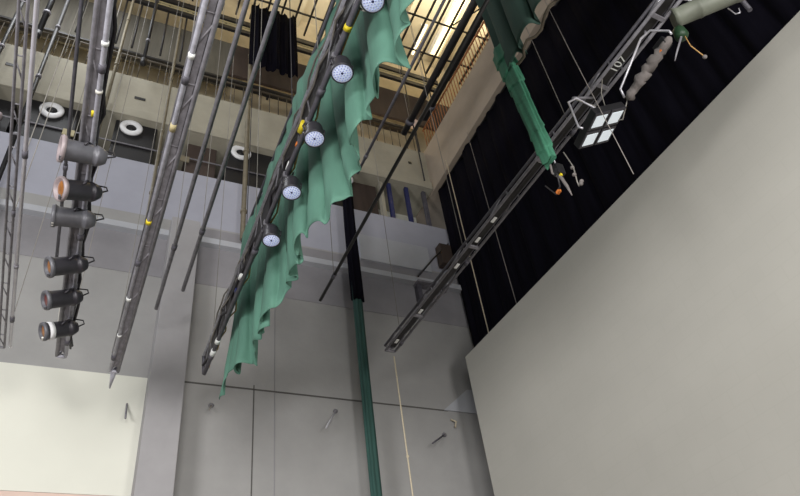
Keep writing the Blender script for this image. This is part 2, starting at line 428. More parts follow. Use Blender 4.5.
# ------------------------------------------------------------------ battens
def batten(name, label, chords, yf, yn, radius, mats, braces, cables=(), plates=(), susp=(), zgrid=23.0, tapes=(), step=.42, brmat='steel_dim', cabmat='wire', wob=.04, endplate=True):
    """chords: (x_far, z_far, x_near, z_near); braces: pairs of chord indices"""
    x0, z0 = chords[0][0], chords[0][1]
    t = thing(name, label, 'lighting bar', (x0, yf, z0))
    def pt(ci, y):
        xf, zf, xn, zn = chords[ci]; s = (y - yf) / (yn - yf)
        return Vector((lerp(xf, xn, s), y, lerp(zf, zn, s)))
    for ci in range(len(chords)):
        MB().tube([pt(ci, yf), pt(ci, yn)], radius, 10).build('pipe', mats[ci % len(mats)], t)
    for (a, b) in braces:
        n = int(abs(yn - yf) / step)
        for k in range(n):
            y = lerp(yf, yn, (k + .1) / n); y2 = lerp(yf, yn, (k + (.1 if k % 2 else .9)) / n)
            if k > 30: break
            MB().tube([pt(a, y), pt(b, y2)], radius * .55, 6).build('brace', M[brmat], t)
    if endplate and len(chords) > 1:
        e = MB()
        for ci in range(len(chords) - 1): e.tube([pt(ci, yf), pt(ci + 1, yf)], radius * 1.15, 8)
        e.build('end_frame', mats[0], t)
    for (a_, b_, m_) in plates:
        p, q = (pt(a_, yf - .15) + pt(b_, yf - .15)) / 2, (pt(a_, yn) + pt(b_, yn)) / 2
        ax = (q - p).normalized(); aw = (pt(b_, yf) - pt(a_, yf)); aw = (aw - ax * aw.dot(ax)); wd_ = aw.length - radius * 1.6; aw.normalize()
        MB().obox((p + q) / 2, ax, aw, ax.cross(aw), ((q - p).length, wd_, .02), .003).build('web_plate', M[m_], t)
    for ci, dx, dz, r, m in cables:
        rnd = random.Random(int(1000 * (dx + dz + r)) + ci)
        pts = []
        n = 44
        for k in range(n + 1):
            y = lerp(yf - .1, yn, k / n)
            pts.append(pt(ci, y) + Vector((dx + rnd.uniform(-wob, wob), 0, dz + rnd.uniform(-wob, wob))))
        MB().tube(pts, r, 6).build('cable', M[m], t)
    for y in susp:
        p = pt(0, y)
        MB().tube([p + Vector((0, 0, radius)), Vector((p.x, y, zgrid))], .006, 6).build('suspension_cable', M['wire_grey'], t)
        MB().tube([p + Vector((0, -.05, 0)), p + Vector((0, .05, 0))], radius * 1.35, 10).build('cable_clamp', M['steel_dark'], t)
    for (ci, y, dx, dz, m, sz) in tapes:
        p = pt(ci, y) + Vector((dx, 0, dz))
        MB().tube([p + Vector((0, -sz, 0)), p + Vector((0, sz, 0))], radius * 1.25 if dx == 0 and dz == 0 else sz * .55, 10).build('tape', M[m], t)
    t['_pt'] = 1
    return t, pt

# pale aluminium one at the far left
batten('ladder_batten', 'slim batten with one bright aluminium pipe at the far left', [(-1.19, 7.9, -1.03, 7.9)], 9.9, -2.0, .024, [M['alu']], [], endplate=False, susp=(2.5, 6, 9.2), tapes=[(0, 8.0, 0, 0, 'steel_dim', .03)])
batten('ladder_batten', 'slim grey lattice batten just left of the bright aluminium pipe', [(-1.265, 7.9, -1.10, 7.9), (-1.34, 7.9, -1.175, 7.9)], 9.95, -2.0, .016, [M['steel_dim']], [(0, 1)], susp=(3.5, 7.0), step=.3)
# spotlight batten
bspot, ptspot = batten('spotlight_batten', 'cluttered twin-pipe batten carrying six round spotlights on the left',
    [(-.43, 7.9, -.565, 7.9), (-.55, 7.9, -.66, 7.9), (-.43, 8.22, -.565, 8.22)], 10.0, -2.0, .03, [M['steel'], M['steel_dim'], M['steel_dark']], [(0, 1), (0, 2)], plates=[(0, 2, 'steel_dark'), (0, 1, 'steel_dim')],
    cables=[(0, .02, .08, .016, 'wire'), (0, -.06, .04, .014, 'wire_grey'), (0, .04, .16, .02, 'wire'), (1, 0, .05, .012, 'wire_white')], susp=(1.5, 4.6, 7.2, 9.6),
    tapes=[(0, 4.9, 0, 0, 'wire_white', .02), (0, 4.3, 0, 0, 'label_white', .025), (0, 5.2, -.03, 0, 'yellow', .04), (1, 6.9, 0, 0, 'label_white', .03), (0, 8.6, 0, 0, 'rim', .04)])
o, _ = batten('single_batten', 'thin plain pipe hanging behind the spotlights on the left', [(-.93, 9.9, -1.02, 9.9)], 10.2, 0.5, .026, [M['steel_dark']], [], endplate=False, susp=(4, 8))
# long bare batten
batten('long_batten', 'long bare box batten running to a pointed end above the cream panel',
    [(.235, 7.8, .38, 7.8), (.347, 7.8, .535, 7.8), (.235, 8.12, .38, 8.12), (.347, 8.12, .535, 8.12)], 10.1, -2.0, .028, [M['steel'], M['steel_dim'], M['steel_dim'], M['steel_dark']], [(0, 1), (0, 2), (1, 3)], plates=[(0, 1, 'steel_dim'), (1, 3, 'steel_dark')],
    cables=[(0, .05, .06, .018, 'wire'), (1, -.03, .1, .02, 'wire'), (0, .03, .14, .02, 'wire_grey')], susp=(1.2, 4.4, 7.4, 9.7), wob=.02,
    tapes=[(0, 4.1, 0, 0, 'label_white', .03), (0, 5.05, 0, 0, 'deck', .05), (0, 8.2, 0, 0, 'label_white', .03), (0, 6.6, 0, 0, 'yellow', .03), (0, 9.1, 0, 0, 'label_white', .02)])
# pointed nose of the long batten
o = MB().tube([(.29, 10.1, 7.82), (.285, 10.55, 7.76)], [.05, .012], 8).build('nose', M['steel'], bpy.data.objects['long_batten'])
for v in o.data.vertices: pass
# par batten
bpar, ptpar = batten('par_batten', 'batten carrying five lit par lamps in front of the big green curtain',
    [(1.715, 8.1, 1.77, 8.1), (1.69, 8.45, 1.715, 8.45)], 10.35, -2.0, .034, [M['steel_dark'], M['steel']], [(0, 1)], plates=[(0, 1, 'black_steel')],
    cables=[(0, -.02, .10, .02, 'wire'), (0, .02, .18, .022, 'wire'), (0, -.03, .26, .016, 'wire_grey'), (0, .05, .06, .012, 'wire_tan'), (1, -.02, .03, .012, 'wire_grey')],
    susp=(1.5, 4.3, 7.1, 9.8), wob=.05, step=.5,
    tapes=[(0, 3.45, 0, 0, 'yellow', .03), (0, 3.75, .02, .03, 'pink_tape', .05), (0, 4.85, -.04, .02, 'yellow', .075), (0, 5.5, 0, .05, 'label_white', .06), (0, 7.1, -.02, .02, 'yellow', .03), (0, 7.75, -.04, .05, 'label_white', .05), (0, 9.35, 0, 0, 'label_white', .05), (0, 9.7, 0, 0, 'label_white', .09), (0, 6.2, .02, .02, 'orange', .04), (0, 5.1, -.03, 0, 'orange', .03), (0, 8.05, -.03, .03, 'blue', .04)])
# higher, darker bars
batten('high_bar', 'higher dark pipe ending on the pillar, left of a longer twin', [(.83, 9.6, .90, 9.6)], 10.75, -1.0, .034, [M['steel_dim']], [], endplate=False, susp=(9,))
batten('high_bar', 'higher dark pipe ending beside the right edge of the pillar', [(1.185, 9.6, 1.24, 9.6)], 10.1, -1.0, .034, [M['steel_dim']], [], endplate=False, susp=(8.5,))
batten('high_bar', 'thin dark pipe ending on the wall between green curtain and dark teal leg', [(3.64, 9.6, 3.70, 9.6)], 9.75, 2.0, .03, [M['black_steel']], [], endplate=False, susp=(9,))
batten('high_bar', 'short high thin pipe crossing the gallery fascia right of the green curtain', [(4.35, 12.6, 4.35, 12.6)], 9.0, 4.5, .03, [M['steel_dark']], [], endplate=False, susp=(8.5,))
batten('high_bar', 'thick dark high bar ending above the cream bay, left of its twin', [(6.19, 15.6, 6.19, 15.6)], 9.8, 2.5, .085, [M['black_steel']], [], endplate=False, susp=(9.4,))
batten('high_bar', 'thick dark high bar next to the rusty railing, right of its twin', [(6.50, 15.6, 6.50, 15.6)], 9.2, 2.5, .085, [M['black_steel']], [], endplate=False, susp=(8.8,))
o = MB().ball((8.13, 12.12, 19.58), .17, 3).build('globe_lamp', M['pink']); tag(o, 'pinkish round globe lamp in the gallery corner above the fascia', 'lamp')
MB().tube([(8.13, 12.12, 19.42), (8.13, 12.12, 18.02)], .02, 8).build('stem', M['black_steel'], o)
# box truss by the screen
btr, pttr = batten('box_truss', 'dark box truss with white stickers running up beside the black drape',
    [(5.30, 9.0, 5.84, 9.0), (5.10, 9.0, 5.62, 9.0), (5.30, 9.11, 5.84, 9.11), (5.10, 9.11, 5.62, 9.11)], 10.2, -1.0, .024, [M['steel_dim'], M['steel_dim'], M['steel_dark'], M['steel_dark']], [(0, 2), (1, 3)],
    cables=[(0, -.05, .10, .016, 'wire'), (0, -.12, .06, .02, 'wire')], susp=(1.0, 4.4, 7.4, 9.9), step=.62, wob=.03)
d = (pttr(0, 0) - pttr(0, 8)).normalized(); sx = Vector((d.y, -d.x, 0)).normalized()
if sx.x < 0: sx = -sx
mid = lambda y: (pttr(0, y) + pttr(1, y)) / 2
m_ = MB(); m_.obox((mid(10.1) + mid(-1)) / 2 + Vector((0, 0, .06)), d, sx, (0, 0, 1), ((mid(10.1) - mid(-1)).length, .11, .05), .004)
tray = m_.build('cable_tray', M['black_steel'], btr)
for y in (9.9, 8.9, 7.55, 6.85, 6.35, 5.0):
    MB().obox(mid(y) + Vector((0, 0, .03)), d, sx, (0, 0, 1), (.12, .055, .012)).build('sticker', M['label_white'], btr)
for y in (9.0, 7.0, 5.0, 3.6, 2.5):
    MB().obox(mid(y) + Vector((0, 0, .0)), d, sx, (0, 0, 1), (.05, .24, .04)).build('cross_plate', M['steel_dim'], btr)
# number on the truss
cu = bpy.data.curves.new('number', 'FONT'); cu.body = '107'; cu.size = .17; cu.extrude = .003; cu.align_x = 'CENTER'; cu.align_y = 'CENTER'
ot = bpy.data.objects.new('number_tmp', cu); COL.objects.link(ot)
bpy.context.view_layer.update()
me = bpy.data.meshes.new_from_object(ot.evaluated_get(bpy.context.evaluated_depsgraph_get()))
bpy.data.objects.remove(ot)
me.materials.clear(); me.materials.append(M['label_white'])
on = bpy.data.objects.new('number', me); COL.objects.link(on)
on.parent = btr; on['label'] = 'white number 107'
ex = d; ez = Vector((0, 0, -1)); ey = ez.cross(ex).normalized()
RT = Matrix((ex, ey, ez)).transposed().to_4x4()
RT.translation = mid(3.25) + Vector((0, 0, .028)) - Vector(btr['_w'])
on.matrix_local = RT

# ------------------------------------------------------------------ spotlights
def spotlight(i, pos, direction, rim_r, body_m, lens_m, label, collar=None):
    p = Vector(pos); a = Vector(direction).normalized()
    t = thing('spotlight', label, 'spotlight', p, 'round spotlights on the left batten')
    L = .35
    MB().lathe(p, a, [(-.10, .03), (-.09, .07), (-.04, .10), (.0, .115), (.02, .118), (.02, .108), (.07, .108), (.08, .115), (L - .04, .118), (L - .02, .128), (L, .128), (L, .115), (L - .05, .112)], 28).build('body', body_m, t)
    MB().lathe(p + a * (L - .015), a, [(0, .117), (0, rim_r), (.03, rim_r + .004), (.05, rim_r - .004), (.05, rim_r - .03), (.012, rim_r - .035)], 28).build('rim', M['rim'] if i < 2 else M['lamp_grey'], t)
    MB().lathe(p + a * (L - .03), a, [(0, .112), (.02, .11), (.04, .07), (.048, .01)], 24).build('lens', lens_m, t)
    side = a.cross(Vector((0, 0, 1))).normalized(); up = Vector((0, 0, 1))
    y = MB(); c = p + a * .16
    hub = Vector((ptspot(0, p.y).x, p.y, 7.9))
    top = Vector((hub.x, p.y, 7.84))
    y.tube([c + side * .125, c + side * .15 + (top - c) * .35, top + side * .06, top - side * .06, c - side * .15 + (top - c) * .35, c - side * .125], .013, 8)
    y.build('yoke', M['lamp_body'], t)
    MB().box((hub.x - .035, p.y - .03, 7.835), (hub.x + .035, p.y + .03, 7.95), .008).build('hook_clamp', M['lamp_grey'], t)
    MB().tube([p - a * .09, p - a * .16 + Vector((.02, 0, .05)), p - a * .1 + Vector((.05, .05, .16)), hub + Vector((.02, .1, .06))], .01, 6).build('power_cable', M['wire'], t)
    # barn-door frame holders
    for s in (-1, 1):
        MB().box(tuple(p + a * (L - .0) + up * (s * (rim_r - .01)) - Vector((.012, .03, .012))), tuple(p + a * L + up * (s * (rim_r - .01)) + Vector((.012, .03, .012))), .003).build('frame_clip', M['wire_white'] if i in (2, 5) else M['lamp_grey'], t)
    if collar:
        MB().lathe(p + a * .24, a, [(0, .119), (0, .124), (.07, .126), (.07, .119)], 28).build('paper_band', M['white'], t)
    return t
spots = [
 ((-.40, 5.66, 7.75), (-1, -.14, -.16), .15, M['lamp_grey'], M['lens_red'], 'spotlight with wide pale rim and red-brown lens, topmost on the left batten'),
 ((-.40, 6.22, 7.74), (-1, -.36, -.50), 0.14, M['lamp_body'], M['lens_amber'], 'spotlight with pale rim and amber lens, second from the top of the left batten'),
 ((-.41, 6.72, 7.76), (-1, .0, -.10), .135, M['lamp_grey'], M['lamp_grey'], 'greyish spotlight with white clips, third from the top of the left batten'),
 ((-.42, 7.56, 7.74), (-1, -.16, -.50), .135, M['lamp_body'], M['lens_amber'], 'dark spotlight tilted down, third from the bottom of the left batten'),
 ((-.42, 8.26, 7.74), (-1, -.2, -.52), .13, M['lamp_body'], M['lens_red'], 'dark spotlight with plain rim, second from the bottom of the left batten'),
 ((-.41, 8.98, 7.73), (-1, -.2, -.50), .13, M['lamp_body'], M['lens_amber'], 'dark spotlight with a white paper band, lowest on the left batten'),
]
for i, (p, a, rr, bmz, lm, lab) in enumerate(spots): spotlight(i, p, a, rr, bmz, lm, lab, collar=(i == 5))

# ------------------------------------------------------------------ par lamps
def par_lamp(y, label):
    p = Vector((1.80, y, 8.03)); a = Vector((-.02, -.06, -1)).normalized()
    t = thing('par_lamp', label, 'stage lamp', p, 'lit par lamps on the batten before the green curtain')
    MB().lathe(p, a, [(-.02, .03), (-.015, .075), (.03, .098), (.06, .105), (.20, .112), (.215, .12), (.24, .12), (.24, .108), (.225, .106)], 28).build('housing', M['lamp_body'], t)
    ln = MB().lathe(p + a * .222, a, [(0, .108), (.012, .106), (.014, .02), (.0145, .004)], 32).build('lens', M['par'], t)
    side = Vector((0, 1, 0)); side = (side - a * side.dot(a)).normalized(); up = a.cross(side).normalized()
    dots = MB()
    for rr, n in ((.03, 6), (.058, 12), (.086, 18)):
        for k in range(n):
            q = p + a * .2365 + side * rr * math.cos(2 * PI * k / n) + up * rr * math.sin(2 * PI * k / n)
            dots.lathe(q, a, [(-.004, .0085), (.002, .0085), (.003, .004)], 8)
    dots.build('led_cluster', M['par_dot'], ln)
    MB().lathe(p + a * .236, a, [(-.004, .016), (.003, .014), (.004, .004)], 12).build('centre_cap', M['blue'], ln)
    c = p + a * .12; top = Vector((ptpar(0, y).x, y, 8.1))
    MB().tube([c + Vector((.118, 0, 0)), c + Vector((.13, 0, .08)), top + Vector((.05, 0, .0)), top + Vector((-.03, 0, .0)), c + Vector((-.13, 0, .08)), c + Vector((-.118, 0, 0))], .011, 8).build('yoke', M['lamp_body'], t)
    MB().box(tuple(top - Vector((.042, .028, .05))), tuple(top + Vector((.042, .028, .045))), .008).build('hook_clamp', M['steel_dim'], t)
    rnd = random.Random(int(y * 100))
    for k, mm in enumerate(('wire_white', 'wire', 'wire_white', 'wire_white', 'wire_tan') if y < 5 else ('wire_white', 'wire', 'wire_tan')):
        pts = [p - a * .0 + Vector((.02 * k - .03, 0, .02))]
        for q in range(5): pts.append(p + Vector((rnd.uniform(-.08, .07), rnd.uniform(.02, .24), rnd.uniform(.04, .22))))
        pts.append(top + Vector((.0, .3, .08)))
        MB().tube(pts, .015 if mm == 'wire_white' else .009, 6).build('power_cable', M[mm], t)
    return t
for y, lab in ((3.02, 'lit par lamp at the very top edge, uppermost on the batten by the green curtain'),
               (3.88, 'lit par lamp second from the top, just under a tuft of white cables'),
               (4.80, 'lit par lamp in the middle of five, next to the yellow tag'),
               (5.68, 'lit par lamp second from the bottom of the batten by the green curtain'),
               (6.58, 'lit par lamp lowest of five, with a pinkish white face')):
    par_lamp(y - .06, lab)

# ------------------------------------------------------------------ green curtains
def bulge1(y, v):
    s = min(1.0, max(0.0, (y - 6.4) / 1.6)); e = max(0.0, (y - 9.0) / .66)
    return (-.13 * s - .05 * e) * v
t = thing('green_border_curtain', 'big green border curtain hanging in pleats behind the par lamps', 'curtain', (2.1, 4, 7.3))
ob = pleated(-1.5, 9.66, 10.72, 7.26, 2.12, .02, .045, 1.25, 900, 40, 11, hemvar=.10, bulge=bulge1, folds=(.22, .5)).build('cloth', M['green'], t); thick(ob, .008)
MB().tube([(2.12, -2, 10.72), (2.12, 9.75, 10.72)], .028, 8).build('pipe', M['steel_dark'], t)
for y in (.5, 3.5, 6.5, 9.4):
    MB().tube([(2.12, y, 10.72), (2.12, y, 23.0)], .009, 6).build('suspension_cable', M['wire'], t)

t = thing('green_end_curtain', 'green curtain in a shaded colour at the top right ending in a long gathered tail', 'curtain', (4.6, 2, 9.6))
ob = pleated(-2.0, 4.35, 13.2, 9.72, 4.6, .02, .03, .9, 420, 30, 21, hemvar=.03, folds=(.3, .6)).build('cloth', M['green_shaded'], t); thick(ob, .008)
# tail: gathered strip with scalloped folds, hanging below the hem
m_ = MB(); nz, nn = 150, 40; rings = []
for k in range(nz + 1):
    v = k / nz; z = lerp(10.4, 7.72, v)
    cy = lerp(4.22, 4.12, v); wy = lerp(.17, .10, v ** .7); wx = lerp(.05, .045, v)
    fr = (v * 7.5) % 1.0; fold = .026 * (fr ** 1.5) * (1 - .3 * v) * (.6 + .5 * math.sin(9 * v * v + 1))
    ring = []
    for q in range(nn):
        th = 2 * PI * q / nn
        rr = 1 + .16 * math.sin(5 * th + 2.2 * v) + .10 * math.sin(9 * th - 7 * v)
        ring.append(m_.bm.verts.new((4.6 + (wx + fold) * rr * math.cos(th), cy + (wy + fold) * rr * math.sin(th), z + .03 * math.sin(3 * th + 14 * v))))
    rings.append(ring)
for a, b in zip(rings, rings[1:]):
    for q in range(nn):
        f = m_.bm.faces.new((a[q], a[(q + 1) % nn], b[(q + 1) % nn], b[q])); f.smooth = True
m_.bm.faces.new(rings[0][::-1]); m_.bm.faces.new(rings[-1])
m_.build('gathered_tail', M['green_tail'], t)
hm = MB()
pts = [(4.6 + .05 * math.sin(k * 1.3), lerp(4.1, 1.5, k / 24), 9.70 + .03 * math.sin(k * 2.1)) for k in range(25)]
hm.tube(pts, .022, 8).build('hem_chain', M['hem'], t)
MB().tube([(4.6, -2, 13.2), (4.6, 4.5, 13.2)], .028, 8).build('pipe', M['steel_dark'], t)
for y in (.5, 4.0):
    MB().tube([(4.6, y, 13.2), (4.6, y, 23.0)], .009, 6).build('suspension_cable', M['wire'], t)

# gear hanging at the end of the tail
t = thing('hoist_hook', 'dangling hook gear with straps under the green tail by the truss', 'rigging gear', (4.68, 4.15, 7.8))
MB().tube([(4.62, 4.14, 7.76), (4.66, 4.20, 7.62), (4.72, 4.15, 7.5), (4.7, 4.1, 7.3), (4.7, 4.08, 7.12)], [.012, .016, .022, .02, .006], 8).build('strap', M['wrap'], t)
MB().box((4.66, 4.10, 7.55), (4.78, 4.20, 7.72), .02).build('block', M['black'], t)
MB().tube([(4.66, 4.12, 7.62), (4.70, 4.2, 7.4), (4.72, 4.32, 7.38), (4.68, 4.4, 7.6)], .010, 6).build('cable_loop', M['wire'], t)
MB().box((4.70, 4.12, 7.52), (4.73, 4.15, 7.58), .003).build('yellow_tag', M['yellow'], t)
MB().box((4.70, 4.24, 7.36), (4.74, 4.30, 7.40), .006).build('red_tag', M['orange'], t)
for k, (dx, dz) in enumerate(((.16, 7.58), (.12, 7.42), (.17, 7.30), (.12, 7.22))):
    MB().ball((4.66 + dx, 4.02 - .02 * k, dz), .026, 2).build('shackle', M['wrap'], t)
MB().tube([(4.78, 4.02, 7.85), (4.82, 4.0, 7.58), (4.78, 4.0, 7.30), (4.78, 4.0, 7.22)], .008, 6).build('chain', M['wire_grey'], t)
MB().tube([(4.66, 4.2, 8.25), (4.66, 4.12, 7.95), (4.66, 4.1, 7.7)], .010, 6).build('link', M['alu'], t)

# ------------------------------------------------------------------ flood lamp with four panels
pc = Vector((5.3, 3.74, 8.20)); u = Vector((.0, -.80, -.62)).normalized()   # along the row
n_ = Vector((-.50, -.30, -.80)); 
w = (Vector((0, .78, -.55)))
u = Vector((.24, -.06, .10)).normalized()
w = Vector((.07, .295, .01)); w = (w - u * w.dot(u)).normalized(); n_ = u.cross(w).normalized()
if n_.z > 0: n_ = -n_
t = thing('flood_lamp', 'black flood lamp with four white panels hanging under the box truss', 'stage lamp', pc)
MB().obox(pc + Vector((.0, 0, 0)) - n_ * .05, u, w, n_, (.52, .58, .10), .012).build('housing', M['black'], t)
for a_ in (-1, 1):
    for b_ in (-1, 1):
        q = pc + u * a_ * .133 + w * b_ * .150
        MB().obox(q + n_ * .003, u, w, n_, (.245, .27, .02), .004).build('panel_frame', M['lamp_body'], t)
        MB().obox(q + n_ * .012, u, w, n_, (.185, .185, .012), .003).build('panel', M['flood'], t)
top = Vector((5.5, 3.7, 8.97))
yk = MB().tube([pc - u * .29 - w * .02 - n_ * .05, pc - u * .31 - n_ * .1, pc - u * .12 - n_ * .56, pc + u * .05 - n_ * .60, pc + u * .31 - n_ * .1, pc + u * .29 - n_ * .05], .014, 8).build('yoke', M['alu'], t)
MB().tube([pc - n_ * .62, Vector((pttr(1, 3.8).x + .1, 3.8, 9.0))], .018, 8).build('hanger', M['steel_dim'], t)
MB().tube([pc - n_ * .1 + u * .1, pc - n_ * .2 + u * .3 + w * .1, pc - n_ * .4 + u * .2, pc - n_ * .6], .008, 6).build('power_cable', M['wire_grey'], t)
MB().obox(pc - w * .0 - u * .15 - n_ * .12, u, w, n_, (.06, .03, .03)).build('yellow_tag', M['yellow'], t)

# wrapped bundle under the truss
t = thing('wrapped_lamp', 'lamp wrapped in crumpled grey cloth under the box truss', 'stage lamp', (5.5, 2.95, 8.47))
pts = []; rs = []
for k in range(22):
    v = k / 21
    pts.append((lerp(5.48, 5.56, v) + .012 * math.sin(k * 2.3), lerp(3.34, 2.52, v), lerp(8.38, 8.55, v) + .012 * math.cos(k * 1.9)))
    pts[-1] = tuple(c_ + random.uniform(-.012, .012) for c_ in pts[-1])
    rs.append(random.uniform(-.012, .012) + .03 + .040 * math.sin(PI * min(1, v * .9 + .1)) ** .5 + .008 * math.sin(k * 1.1))
MB().tube(pts, rs, 14).build('wrapping', M['wrap'], t)
MB().box((5.5, 2.56, 8.50), (5.62, 2.74, 8.64), .02).build('end_box', M['black'], t)
MB().box((5.50, 2.66, 8.47), (5.55, 2.72, 8.52), .006).build('orange_tag', M['orange'], t)
MB().tube([(5.46, 3.36, 8.42), (5.44, 3.34, 8.56), (5.50, 2.80, 8.93), (5.54, 2.66, 8.93), (5.60, 2.50, 8.70), (5.61, 2.50, 8.64)], .015, 8).build('yoke', M['alu'], t)
MB().tube([(5.52, 2.72, 8.93), (5.54, 2.72, 9.0)], .02, 8).build('hanger', M['steel_dim'], t)
MB().tube([(5.48, 3.34, 8.38), (5.50, 3.55, 8.22), (5.45, 3.7, 8.35), (5.42, 3.6, 8.8), (5.44, 3.5, 9.0)], .008, 6).build('power_cable', M['wire_grey'], t)

# big olive-grey tube lamp at the top right
p0 = Vector((5.74, 2.44, 8.96)); p1 = Vector((6.60, 1.55, 9.0)); a = (p1 - p0).normalized()
t = thing('followspot', 'big olive grey tube-shaped lamp poking in at the top right', 'stage lamp', p0)
MB().lathe(p0, a, [(0, .10), (0, .135), (.06, .138), (.08, .12), (.30, .122), (.31, .128), (.34, .128), (.35, .122), (.75, .124), (.77, .13), (1.2, .13), (1.24, .06)], 28).build('housing', M['olive_lamp'], t)
MB().lathe(p0 + a * .02, -a, [(0, .1), (.012, .098), (.018, .02)], 24).build('lens', M['lamp_grey'], t)
MB().tube([p0 + Vector((-.02, .02, .12)), p0 + Vector((-.12, .1, .34)), p0 + Vector((.0, -.1, .42)), p0 + Vector((.3, -.25, .16))], .015, 8).build('yoke', M['alu'], t)
MB().tube([p0 + Vector((-.02, -.06, .38)), Vector((pttr(0, 2.4).x, 2.4, 9.11))], .02, 8).build('hanger', M['steel_dim'], t)
# small green lamp under the tube
t = thing('green_lamp', 'small dark green fitting dangling below the olive tube lamp', 'stage lamp', (5.65, 2.52, 8.6))
MB().lathe((5.78, 2.48, 8.83), (.0, .05, -1), [(0, .03), (.02, .06), (.06, .075), (.16, .085), (.20, .06), (.21, .02)], 18).build('body', M['dark_green'], t)
MB().tube([(5.74, 2.48, 8.62), (5.70, 2.62, 8.45), (5.68, 2.68, 8.36)], [.014, .012, .006], 8).build('stem', M['steel_dim'], t)
MB().tube([(5.78, 2.46, 8.62), (5.80, 2.48, 8.45), (5.88, 2.46, 8.25)], .007, 6).build('cord', M['wire_tan'], t)
MB().ball((5.89, 2.46, 8.23), .028, 2).build('plug', M['wrap'], t)
MB().tube([(5.79, 2.46, 8.84), (5.78, 2.44, 8.88)], .012, 6).build('hanger', M['steel_dim'], t)

# dim pole and hook against the drape
o = MB().tube([(7.3, 2.2, 9.72), (7.3, 2.16, 12.5)], .035, 8).build('drape_pole', M['steel_dark'])
tag(o, 'dim pole hanging before the black drape near the top right corner', 'pole')
o = MB().tube([(7.0, 2.3, 9.75), (7.02, 2.28, 9.58), (7.06, 2.24, 9.57), (7.07, 2.22, 9.66)], .009, 8).build('wall_hook', M['alu'])
tag(o, 'tiny pale hook before the black drape by the olive tube lamp', 'hook')
MB_ = None

# ------------------------------------------------------------------ ropes
def rope(label, pts, r, m):
    o = MB().tube(pts, r, 8).build('rope', M[m]); tag(o, label, 'rope'); return o
rope('pale rope hanging straight down from the lower end of the box truss', [(5.32, 10.3, 8.95), (5.33, 10.3, 6.0), (5.33, 10.3, 0.02)], .014, 'rope')
rope('thin pale rope crossing the black drape left of the truss down to the screen edge', [(8.0, 10.72, 16.2), (8.0, 10.7, 12), (8.0, 10.68, 0.02)], .012, 'rope')
rope('dim thin rope on the black drape between beam corner and box truss', [(8.1, 9.62, 16.2), (8.1, 9.6, 9.0), (8.1, 9.6, 0.02)], .008, 'rope_grey')
rope('thin rope from the shaded green hem past the flood lamp to the screen edge', [(5.05, 3.46, 23.0), (5.05, 3.48, 9.5), (5.05, 3.46, 6.95)], .005, 'rope_grey')
o = MB().ball((5.33, 10.3, 6.87), .028, 2).build('rope_knot', M['rope'], bpy.data.objects['rope'])

# ------------------------------------------------------------------ dark teal leg
t = thing('teal_leg_curtain', 'narrow gathered dark teal curtain hanging full height before the side wall', 'curtain', (5.2, 11.5, 0))
def column(z0, z1, r0, r1, cx, cy, seed, nz=20, nn=36):
    m = MB(); rg = []
    for k in range(nz + 1):
        v = k / nz; z = lerp(z0, z1, v); r = lerp(r0, r1, v)
        ring = []
        for q in range(nn):
            th = 2 * PI * q / nn
            rr = r * (1 + .2 * math.sin(6 * th + seed + .6 * v) + .08 * math.sin(11 * th + 3 * v))
            ring.append(m.bm.verts.new((cx + .012 * math.sin(5 * v + seed) + rr * math.cos(th), cy + rr * .8 * math.sin(th), z)))
        rg.append(ring)
    for a, b in zip(rg, rg[1:]):
        for q in range(nn):
            f = m.bm.faces.new((a[q], a[(q + 1) % nn], b[(q + 1) % nn], b[q])); f.smooth = True
    m.bm.faces.new(rg[0][::-1]); m.bm.faces.new(rg[-1])
    return m
column(0.01, 11.75, .10, .10, 5.2, 11.5, 1).build('cloth', M['teal'], t)
column(11.2, 15.9, .135, .115, 5.2, 11.5, 2).build('black_sleeve', M['black_cloth'], t)
MB().tube([(5.2, 11.5, 15.85), (5.2, 11.5, 22.9)], .012, 6).build('suspension_cable', M['wire'], t)

# ------------------------------------------------------------------ vertical poles before the galleries
def pole(label, x, y, z0, z1, r, m, cat='pole', weight=False):
    t = thing('hanging_pole', label, cat, (x, y, z0))
    MB().tube([(x, y, z0), (x, y, z1)], r, 8).build('tube', M[m], t)
    for k in range(int((z1 - z0) / 2.2)):
        zz = z0 + .9 + 2.2 * k
        if zz < z1: MB().tube([(x, y, zz - .04), (x, y, zz + .04)], r * 1.35, 8).build('coupler', M['steel_dim'] if m != 'olive' else M['olive'], t)
    if weight: MB().lathe((x, y, z0 - .26), (0, 0, 1), [(0, .03), (.02, .075), (.24, .08), (.27, .02)], 14).build('end_weight', M['black'], t)
    return t
pole('dark pole slanting across the left fascia down past the leftmost white ring', -2.5, 11.6, 9.0, 23.0, .05, 'black')
pole('dark pole at the far left edge crossing the handrail', -3.47, 11.6, 12.0, 23.0, .05, 'black')
pole('short thick black pole behind the bright aluminium pipe', -2.86, 11.6, 18.3, 23.0, .075, 'black', weight=True)
pole('black pole ending in a dark weight left of the long bare batten', -.32, 11.6, 18.35, 23.0, .045, 'black', weight=True)
pole('olive pole just right of the third white ring, left of the green curtain', 2.55, 11.7, 12.6, 23.0, .06, 'olive')
pole('thin olive pole crossing the fascia between the spotlights and the long batten', .45, 11.7, 12.6, 21.0, .04, 'olive')
pole('thin dark olive pole right of the spotlight batten', -.95, 11.75, 14.9, 22.5, .04, 'olive')
rr = random.Random(4)
labs = ['thin dark hanger rod above the gallery, first right of the spotlight batten', 'thin dark hanger rod above the gallery, second right of the spotlight batten',
        'thin dark hanger rod above the gallery, third right of the spotlight batten', 'thin dark hanger rod above the gallery, just left of the long batten',
        'thin dark hanger rod above the gallery, left of the spotlight batten', 'thin dark hanger rod above the gallery near the bright aluminium pipe',
        'thin dark hanger rod near the corner, left of the railing end', 'thin dark hanger rod in the corner beside the brownish beam']
